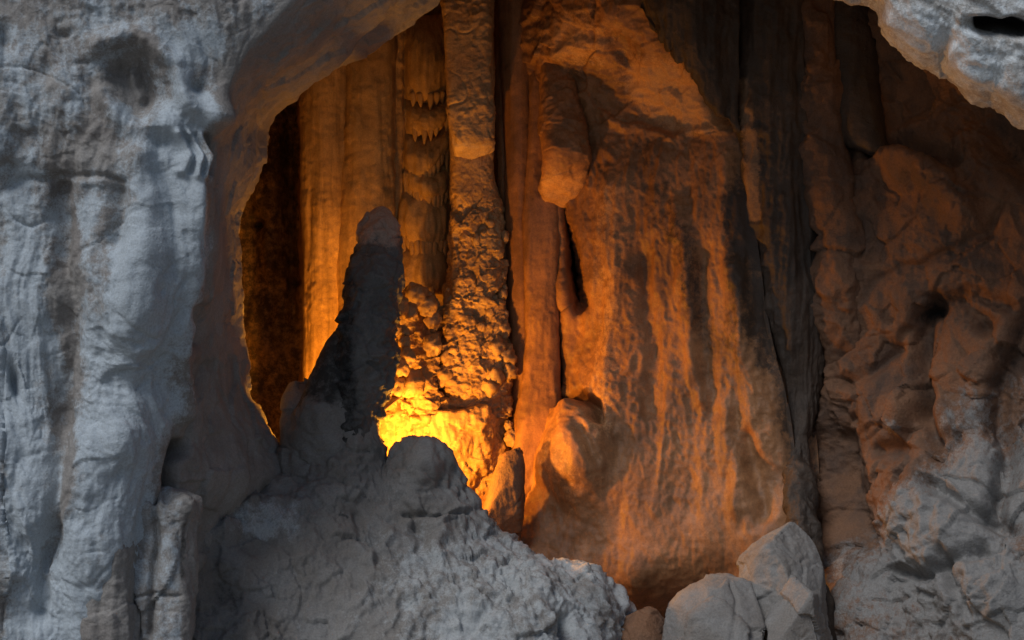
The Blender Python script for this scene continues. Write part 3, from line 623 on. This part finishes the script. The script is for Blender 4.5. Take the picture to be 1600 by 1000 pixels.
# ---- dark stalagmite in front of the light
sg = loft('stalagmite', [(597, 333, 2.0, 14), (595, 350, 1.98, 25), (591, 380, 1.8, 31), (586, 425, 1.4, 39), (577, 480, 1.2, 38), (566, 530, 1.1, 42), (556, 580, 1.05, 48), (546, 640, 1.0, 44), (540, 720, 1.1, 50)], M['dark_grey'],
         lambda P, X, Z: detail(P, 221, 0.14, 1.3, 0.10, 2.6, 0.03, facet=0.06, cf=2.0) + 0.10 * fbm(P, 2.2, 3, (0.7, 0.7, 1.2), 223) + 0.06 * fbm(P, 3.5, 4, seed=224, ridged=True), {'pale': lambda P, X, Z: 0.55 * (1 - sstep(345, 410, Z + 22 * perlin(P * 3))), 'dark': lambda P, X, Z: 0.5 * (1 - sstep(546, 580, X + 10 * perlin(P * 2)))}, n=150, m=260, rounded=(True, False))  # black left flank is painted shade, pinkish tip painted lamplight
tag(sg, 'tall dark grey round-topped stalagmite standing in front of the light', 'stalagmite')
o = loft('boulder', [(542, 515, 0.95, 14), (536, 545, 0.95, 26), (526, 590, 0.9, 38), (516, 640, 0.9, 50), (512, 740, 1.0, 56)], M['ledge'], st(231, big=0.14, ridge=0.09, fine=0.02), {'dark': lambda P, X, Z: 0.55 * (1 - sstep(600, 690, Z + 25 * perlin(P * 2)))}, n=100, m=140, rounded=(True, False))  # upper part painted black to stand for its shadowed side
tag(o, 'black shadowed boulder leaning on the left flank of the dark stalagmite', 'boulder')
o = loft('boulder', [(478, 586, 1.4, 14), (474, 612, 1.35, 27), (478, 650, 1.2, 36), (484, 700, 1.0, 46), (490, 770, 0.9, 60)], M['ledge'], st(236, big=0.10, ridge=0.06, facet=0.12), n=90, m=130, rounded=(True, False), cuts=(10, 3, 0.7, 0.95))
tag(o, 'grey angular boulder on the ledge beside the smooth lip of the wall', 'boulder')

# ---- thin ribs right of the bright column, slab in front of the flowstone
for k, (x0, x1, y0, y1, r, yy, mt, lab) in enumerate([(786, 792, -40, 700, 12, 4.7, 'flow', 'thin brown rib hugging the knobbly column on its right'), (806, 812, 60, 700, 13, 4.9, 'flow', 'thin shadowed rib between two others right of the knobbly column'), (800, 830, -60, 760, 24, 4.5, 'flow', 'straight orange column rising behind the grey slab')]):
    o = loft('limestone_rib', [(x0, y0, yy, r), ((x0 + x1) / 2 + 2, (y0 + y1) / 2, yy - 0.05, r * 1.05), (x1, y1, yy - 0.2, r * 1.4)], M[mt], fluted(261 + 7 * k, 0.05, 4.0, 0.05), n=70, m=240, rounded=(False, False))
    tag(o, lab, 'column', 'thin ribs beside the bright column')
o = loft('limestone_slab', [(842, 95, 4.3, 16, .6), (848, 190, 4.25, 20, .6), (846, 330, 4.1, 26, .6), (846, 440, 4.0, 26, .6), (848, 540, 3.95, 26, .6), (842, 640, 3.8, 34, .6), (836, 760, 3.6, 44, .6), (832, 860, 3.6, 50, .6)], M['flow'], fluted(281, 0.06, 2.5, 0.12), {'dark': lambda P, X, Z: 0.1 * fbm(P, 2, 3, seed=3)}, n=110, m=320, square=3, rounded=(True, False))
tag(o, 'narrow upright slab of brown stone left of the spear shaped slot', 'column')
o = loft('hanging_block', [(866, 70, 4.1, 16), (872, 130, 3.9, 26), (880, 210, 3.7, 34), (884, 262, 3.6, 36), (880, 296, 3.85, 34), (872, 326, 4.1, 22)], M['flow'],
         lambda P, X, Z: detail(P, 291, 0.09, 1.2, 0.06, 2.6, 0.015, facet=0.03, cf=1.8), {'dark': lambda P, X, Z: 0.3 * (1 - sstep(245, 280, Z + 20 * perlin(P * 2))) * sstep(850, 868, X) + 0.1 * fbm(P, 2, 3, seed=7), 'pale': lambda P, X, Z: 0.4 * sstep(255, 285, Z + 10 * perlin(P * 3))}, n=110, m=200, square=3.2, rot=0.5, rounded=(True, True), tilt=0.3)  # front painted dark as unlit, underside painted pale as lamp-lit
tag(o, 'shade-darkened hanging block with a bright broken underside', 'stalactite')

# ---- dark columns to the right
o = loft('stained_column', [(1212, -100, 2.5, 60, .7), (1214, 100, 2.5, 58, .7), (1222, 280, 2.45, 52, .7), (1236, 420, 2.35, 46, .7), (1248, 540, 2.25, 36, .7), (1254, 620, 2.2, 25, .7), (1248, 700, 1.95, 14, .9), (1251, 780, 1.4, 15, 1), (1264, 870, 0.9, 17, 1), (1280, 960, 0.5, 17, 1), (1292, 1060, 0.3, 17, 1)], M['stained'], lambda P, X, Z: detail(P, 301, 0.13, 1.1, 0.07, 2.4, 0.02) + 0.20 * fbm(P, 1.7, 4, (1, 1, 0.07), 306) + 0.05 * fbm(P, 5, 3, (1, 1, 0.15), 307, ridged=True), {'dark': lambda P, X, Z: 0.3 * fbm(P, 2, 4, (1, 1, 0.1), 308), 'pale': lambda P, X, Z: 0.45 * fbm(P, 1.8, 4, (1, 1, 0.08), 309) + 0.6 * seg(X + 6 * perlin(P * 2), Z, [(1166, 130), (1174, 240), (1184, 340)], 10, 6)}, n=150, m=460, rounded=(False, False))  # thin lower tail is a dark strip standing for crevice shade
tag(o, 'wide black stained column running down the seam beside the flowstone, its thin foot dark for crevice shade', 'column')
cb = curve([(1000, 20), (1030, 60), (1060, 92), (1090, 128), (1120, 170), (1150, 200)]); cx_ = np.arange(998, 1156, 2.0); va = np.linspace(0, 1, 90); vb = np.linspace(0, 1, 20)[1:]
CB = cb(cx_) + 16 * perlin(np.stack([cx_ * 0.03, cx_ * 0 + 2, cx_ * 0], -1)) + 9 * perlin(np.stack([cx_ * 0.11, cx_ * 0 + 5, cx_ * 0], -1)); PYa = -120 + (CB + 120) * va[:, None]; PY = np.r_[PYa, CB[None] - 30 * vb[:, None]]; PX = np.repeat(cx_[None], len(PY), 0)
Y = np.r_[2.0 - 0.25 * np.sin(np.pi * (cx_ - 998) / 158)[None] + 0 * PYa + 0.25 * va[:, None] ** 6, 2.2 + 0.9 * vb[:, None] + 0 * cx_[None]]
o = finish('stained_drapery', at(PX, PY, Y), M['stained'], lambda P, X, Z: 0.22 * fbm(P, 1.9, 4, (1, 1, 0.08), 311) + detail(P, 312, 0.08, 1.2, 0.06, 2.6, 0.02), {'pale': lambda P, X, Z: 0.3 * fbm(P, 2.4, 4, (1, 1, 0.1), 313)})
tag(o, 'black stained drapery with a slanting hem above the bright broken shelf', 'drapery')
o = loft('limestone_column', [(1270, -100, 2.6, 36), (1274, 60, 2.5, 35), (1282, 160, 2.45, 34), (1290, 260, 2.35, 38), (1304, 340, 2.3, 44), (1320, 450, 2.2, 50), (1330, 600, 2.5, 50)], M['red'], lambda P, X, Z: detail(P, 321, 0.22, 1.0, 0.10, 2.4, 0.02, facet=0.08) + 0.08 * fbm(P, 2.2, 3, (1, 1, 0.3), 323), {'pale': lambda P, X, Z: -0.3 + 0 * X}, n=110, m=280, rounded=(False, True))
tag(o, 'rough red brown column between the two black stained columns', 'column')
o = loft('stained_column', [(1322, -100, 2.7, 42), (1326, 60, 2.6, 40), (1332, 140, 2.55, 38), (1340, 190, 2.4, 38), (1354, 224, 2.2, 30), (1384, 240, 2.0, 16), (1460, 246, 1.65, 8)], M['stained'], fluted(331, 0.12, 1.8, 0.1), n=110, m=220, rounded=(False, True))  # thin foot bending right is dark stone standing for a horizontal shadow
tag(o, 'short black hanging column ending in a bulb above the red wall, its thin foot dark for a shadow', 'stalactite')

# ---- pale overhang in the top corner
t2 = curve([(1300, -10), (1325, -2), (1380, 20), (1405, 60), (1430, 88), (1490, 108), (1520, 152), (1560, 160), (1600, 188), (1700, 250), (1900, 330), (2600, 480)])
ox = strip_axis((1250, 1625, 2.0), (1625, 2600, 40)); va = np.linspace(0, 1, 120); vb = np.linspace(0, 1, 26)[1:]
def lowe(x): return np.where(x < 1300, -10 - (1300 - x) * 0.9, t2(x))
B = lowe(ox)
PYa = (-420 + (B + 420) * va[:, None] ** 0.6); PYc = B[None] - 40 * vb[:, None]
PY = np.r_[PYa, PYc]; PX = np.repeat(ox[None], len(PY), 0)
Y = np.r_[-3.4 + 0.9 * va[:, None] ** 2.5 + 0 * ox[None] + 0.9 * np.exp(-((PYa - B) / 26) ** 2), -1.6 + 3.2 * vb[:, None] ** 0.8 + 0 * ox[None]]
def over_disp(P, PX, PY):
    wob = 8 * perlin(P * 1.5); X, Z = PX + wob, PY + wob
    d = detail(P, 341, 0.06, 1.0, 0.05, 2.6, 0.02, 12)
    Q = P @ np.array([[0.86, 0, -0.5], [0, 1, 0], [0.5, 0, 0.86]]).T
    d += 0.10 * fbm(Q, 2.6, 4, (0.25, 1, 1.3), 343, ridged=True) + 0.05 * fbm(Q, 6, 3, (0.3, 1, 1.2), 344)
    d -= 0.75 * (ell(X, Z, 1545, 42, 26, 13, 8, 4) + ell(X, Z, 1590, 46, 24, 14, 4, 4)); d += 0.12 * seg(X, Z, [(1400, 30), (1480, 90), (1600, 140)], 22)
    return d
o = finish('overhanging_rock', at(PX, PY, Y), M['white'], over_disp, {'pale': lambda P, X, Z: 0.2 + 0.25 * fbm(P, 1.5, 4, seed=3) + 0.2 * ell(X, Z, 1480, 60, 120, 40, 30), 'dark': lambda P, X, Z: 0.10 * fbm(P, 2, 3, seed=2) + 0.8 * (ell(X, Z, 1545, 42, 30, 14, 8, 4) + ell(X, Z, 1590, 46, 26, 15, 4, 4))})  # inside of the hole painted dark, as shade
tag(o, 'pale weathered rock jutting in at the upper corner with a dark hole', 'rock')

# ---- rocks along the foot of the mouth
def rockk(name, rings, lab, seed, mat='ledge', facet=0.08, n=120, m=160, sq=2.6, rot=0.4, dark=0.0, cf=0.8, cut=None):
    def dd(P, X, Z):
        d = detail(P, seed, 0.05, 1.1, 0.03, 2.6, 0.014, facet=facet, cf=cf, flute=0.06, fz=0.15) + cracks(P, seed * 0.1, 1.1, 0.05, 0.03)
        for c in (cut or []): d = d - c[0] * seg(X + 4 * perlin(P * 2), Z, c[1], c[2])
        return d
    o = loft(name, rings, M[mat], dd, {'dark': lambda P, X, Z: dark + 0.34 * fbm(P, 1.7, 5, seed=seed, gain=0.6), 'pale': lambda P, X, Z: -0.08 + 0.3 * fbm(P, 1.8, 5, seed=seed + 1, gain=0.65)}, n=n, m=m, square=sq, rot=rot, rounded=(True, False), cuts=(22, seed, 0.66, 0.93))
    return tag(o, lab, 'boulder', 'rocks along the foot of the cave mouth')
rockk('boulder', [(1232, 800, 0.6, 22), (1218, 845, 0.5, 56), (1216, 890, 0.35, 74), (1222, 950, 0.2, 80), (1226, 1080, 0.0, 92)], 'tall pale angular boulder with a pointed top below the flowstone', 351)
rockk('boulder', [(1135, 902, 0.1, 36), (1122, 935, 0.0, 70), (1116, 990, -0.2, 90), (1112, 1090, -0.3, 104)], 'low pale flat-topped boulder with a vertical crack at the picture foot', 361, cut=[(0.05, [(1142, 910), (1150, 940), (1144, 1000)], 3)])
rockk('rock_spur', [(806, 636, 2.95, 5), (804, 660, 2.9, 10), (800, 705, 2.75, 14), (792, 760, 2.5, 21, 1.4), (778, 830, 2.3, 34, 1.2), (770, 900, 2.1, 44)], 'dark brown rock spur between the bright pedestal and the flowstone bulge', 365, mat='red', dark=0.15)
rockk('boulder', [(1008, 944, 0.6, 16), (1006, 965, 0.5, 34), (1006, 1000, 0.4, 44), (1010, 1080, 0.2, 46)], 'small brown boulder in the dark gap beside the sloping ledge', 371, mat='red')
rockk('boulder', [(1245, 900, -0.3, 24), (1240, 925, -0.35, 44), (1238, 980, -0.4, 52), (1236, 1080, -0.5, 56)], 'squat grey boulder leaning against the tall angular one', 381, dark=0.05)
# broken fluted stump on the left
stp = loft('stalagmite_stump', [(262, 762, -2.35, 34, .8), (256, 772, -2.35, 50, .8), (254, 830, -2.4, 50, .8), (252, 900, -2.45, 52, .8), (250, 1090, -2.5, 56, .8)], M['grey'],
     lambda P, X, Z: detail(P, 391, 0.05, 1.3, 0.05, 3.0, 0.02, flute=0.14, fx=2.6, fz=0.08, facet=0.06, cf=1.3) - 0.12 * seg(X + 4 * perlin(P * 3), Z, [(240, 770), (243, 860), (232, 990)], 5) - 0.05 * seg(X, Z + 6 * perlin(P * 3), [(205, 932), (280, 928)], 3),
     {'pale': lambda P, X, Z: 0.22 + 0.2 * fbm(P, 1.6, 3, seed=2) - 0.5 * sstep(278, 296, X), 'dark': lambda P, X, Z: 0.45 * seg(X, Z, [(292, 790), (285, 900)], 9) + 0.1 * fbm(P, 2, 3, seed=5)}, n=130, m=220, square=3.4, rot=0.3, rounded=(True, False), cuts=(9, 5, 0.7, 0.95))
tag(stp, 'broken fluted stalagmite stump with flat top against the pale wall', 'stalagmite')
bs = loft('limestone_rib', [(180, 806, -2.75, 22), (176, 830, -2.8, 36), (174, 900, -2.85, 38), (172, 1090, -2.9, 42)], M['grey'], fluted(401, 0.13, 2.6, 0.06, facet=0.06, cf=1.5), {'pale': lambda P, X, Z: -0.35 + 0.15 * fbm(P, 2, 3, seed=4)}, n=90, m=160, square=3, rounded=(True, False))
tag(bs, 'smooth brown fluted rib just left of the broken stump', 'column')

# ---- hidden floodlight behind the rock knob
def box(name, c, s, mat, parent, rot=None):
    import bmesh
    me = bpy.data.meshes.new(name); bm = bmesh.new(); bmesh.ops.create_cube(bm, size=1)
    for v_ in bm.verts: v_.co = Vector((v_.co.x * s[0], v_.co.y * s[1], v_.co.z * s[2]))
    bmesh.ops.bevel(bm, geom=bm.edges[:], offset=min(s) * 0.15, segments=2, affect='EDGES'); bm.to_mesh(me); bm.free(); me.materials.append(mat)
    o = bpy.data.objects.new(name, me); COL.objects.link(o); o.parent = parent; o.location = c
    if rot: o.rotation_euler = rot
    return o
blk = plain('black_metal', (0.03, 0.03, 0.03), 0.5, 0.6); warm = plain('lamp_glass', (0.9, 0.6, 0.2), 0.3, 0, (1.0, 0.55, 0.12), 6.0)
def floodlight(LP, energy, label):
  fl = bpy.data.objects.new('floodlight', None); COL.objects.link(fl); fl.location = LP
  tag(fl, label, 'floodlight', 'hidden floodlights')
  box('housing', (0, -0.05, -0.10), (0.26, 0.14, 0.2), blk, fl, (math.radians(-35), 0, 0))
  box('glass', (0, 0.03, -0.04), (0.2, 0.02, 0.15), warm, fl, (math.radians(-35), 0, 0))
  box('bracket', (0, -0.06, -0.26), (0.2, 0.05, 0.2), blk, fl)
  lt = bpy.data.lights.new('warm_lamp', 'POINT'); lt.energy = energy; lt.color = (1.0, 0.385, 0.032); lt.shadow_soft_size = 0.10
  lo = bpy.data.objects.new('warm_lamp', lt); COL.objects.link(lo); lo.parent = fl; lo.location = (0, 0.12, 0.05); lo.rotation_euler = Vector((0.1, 0.75, 0.65)).to_track_quat('-Z', 'Y').to_euler()
floodlight(Vector(at(645, 745, 1.75)), 820, 'small warm floodlight hidden behind the rounded rock knob')
floodlight(Vector(at(540, 705, 2.5)), 470, 'added warm floodlight lighting the back columns, hidden behind the black boulder')  # second lamp, added to keep the back columns lit
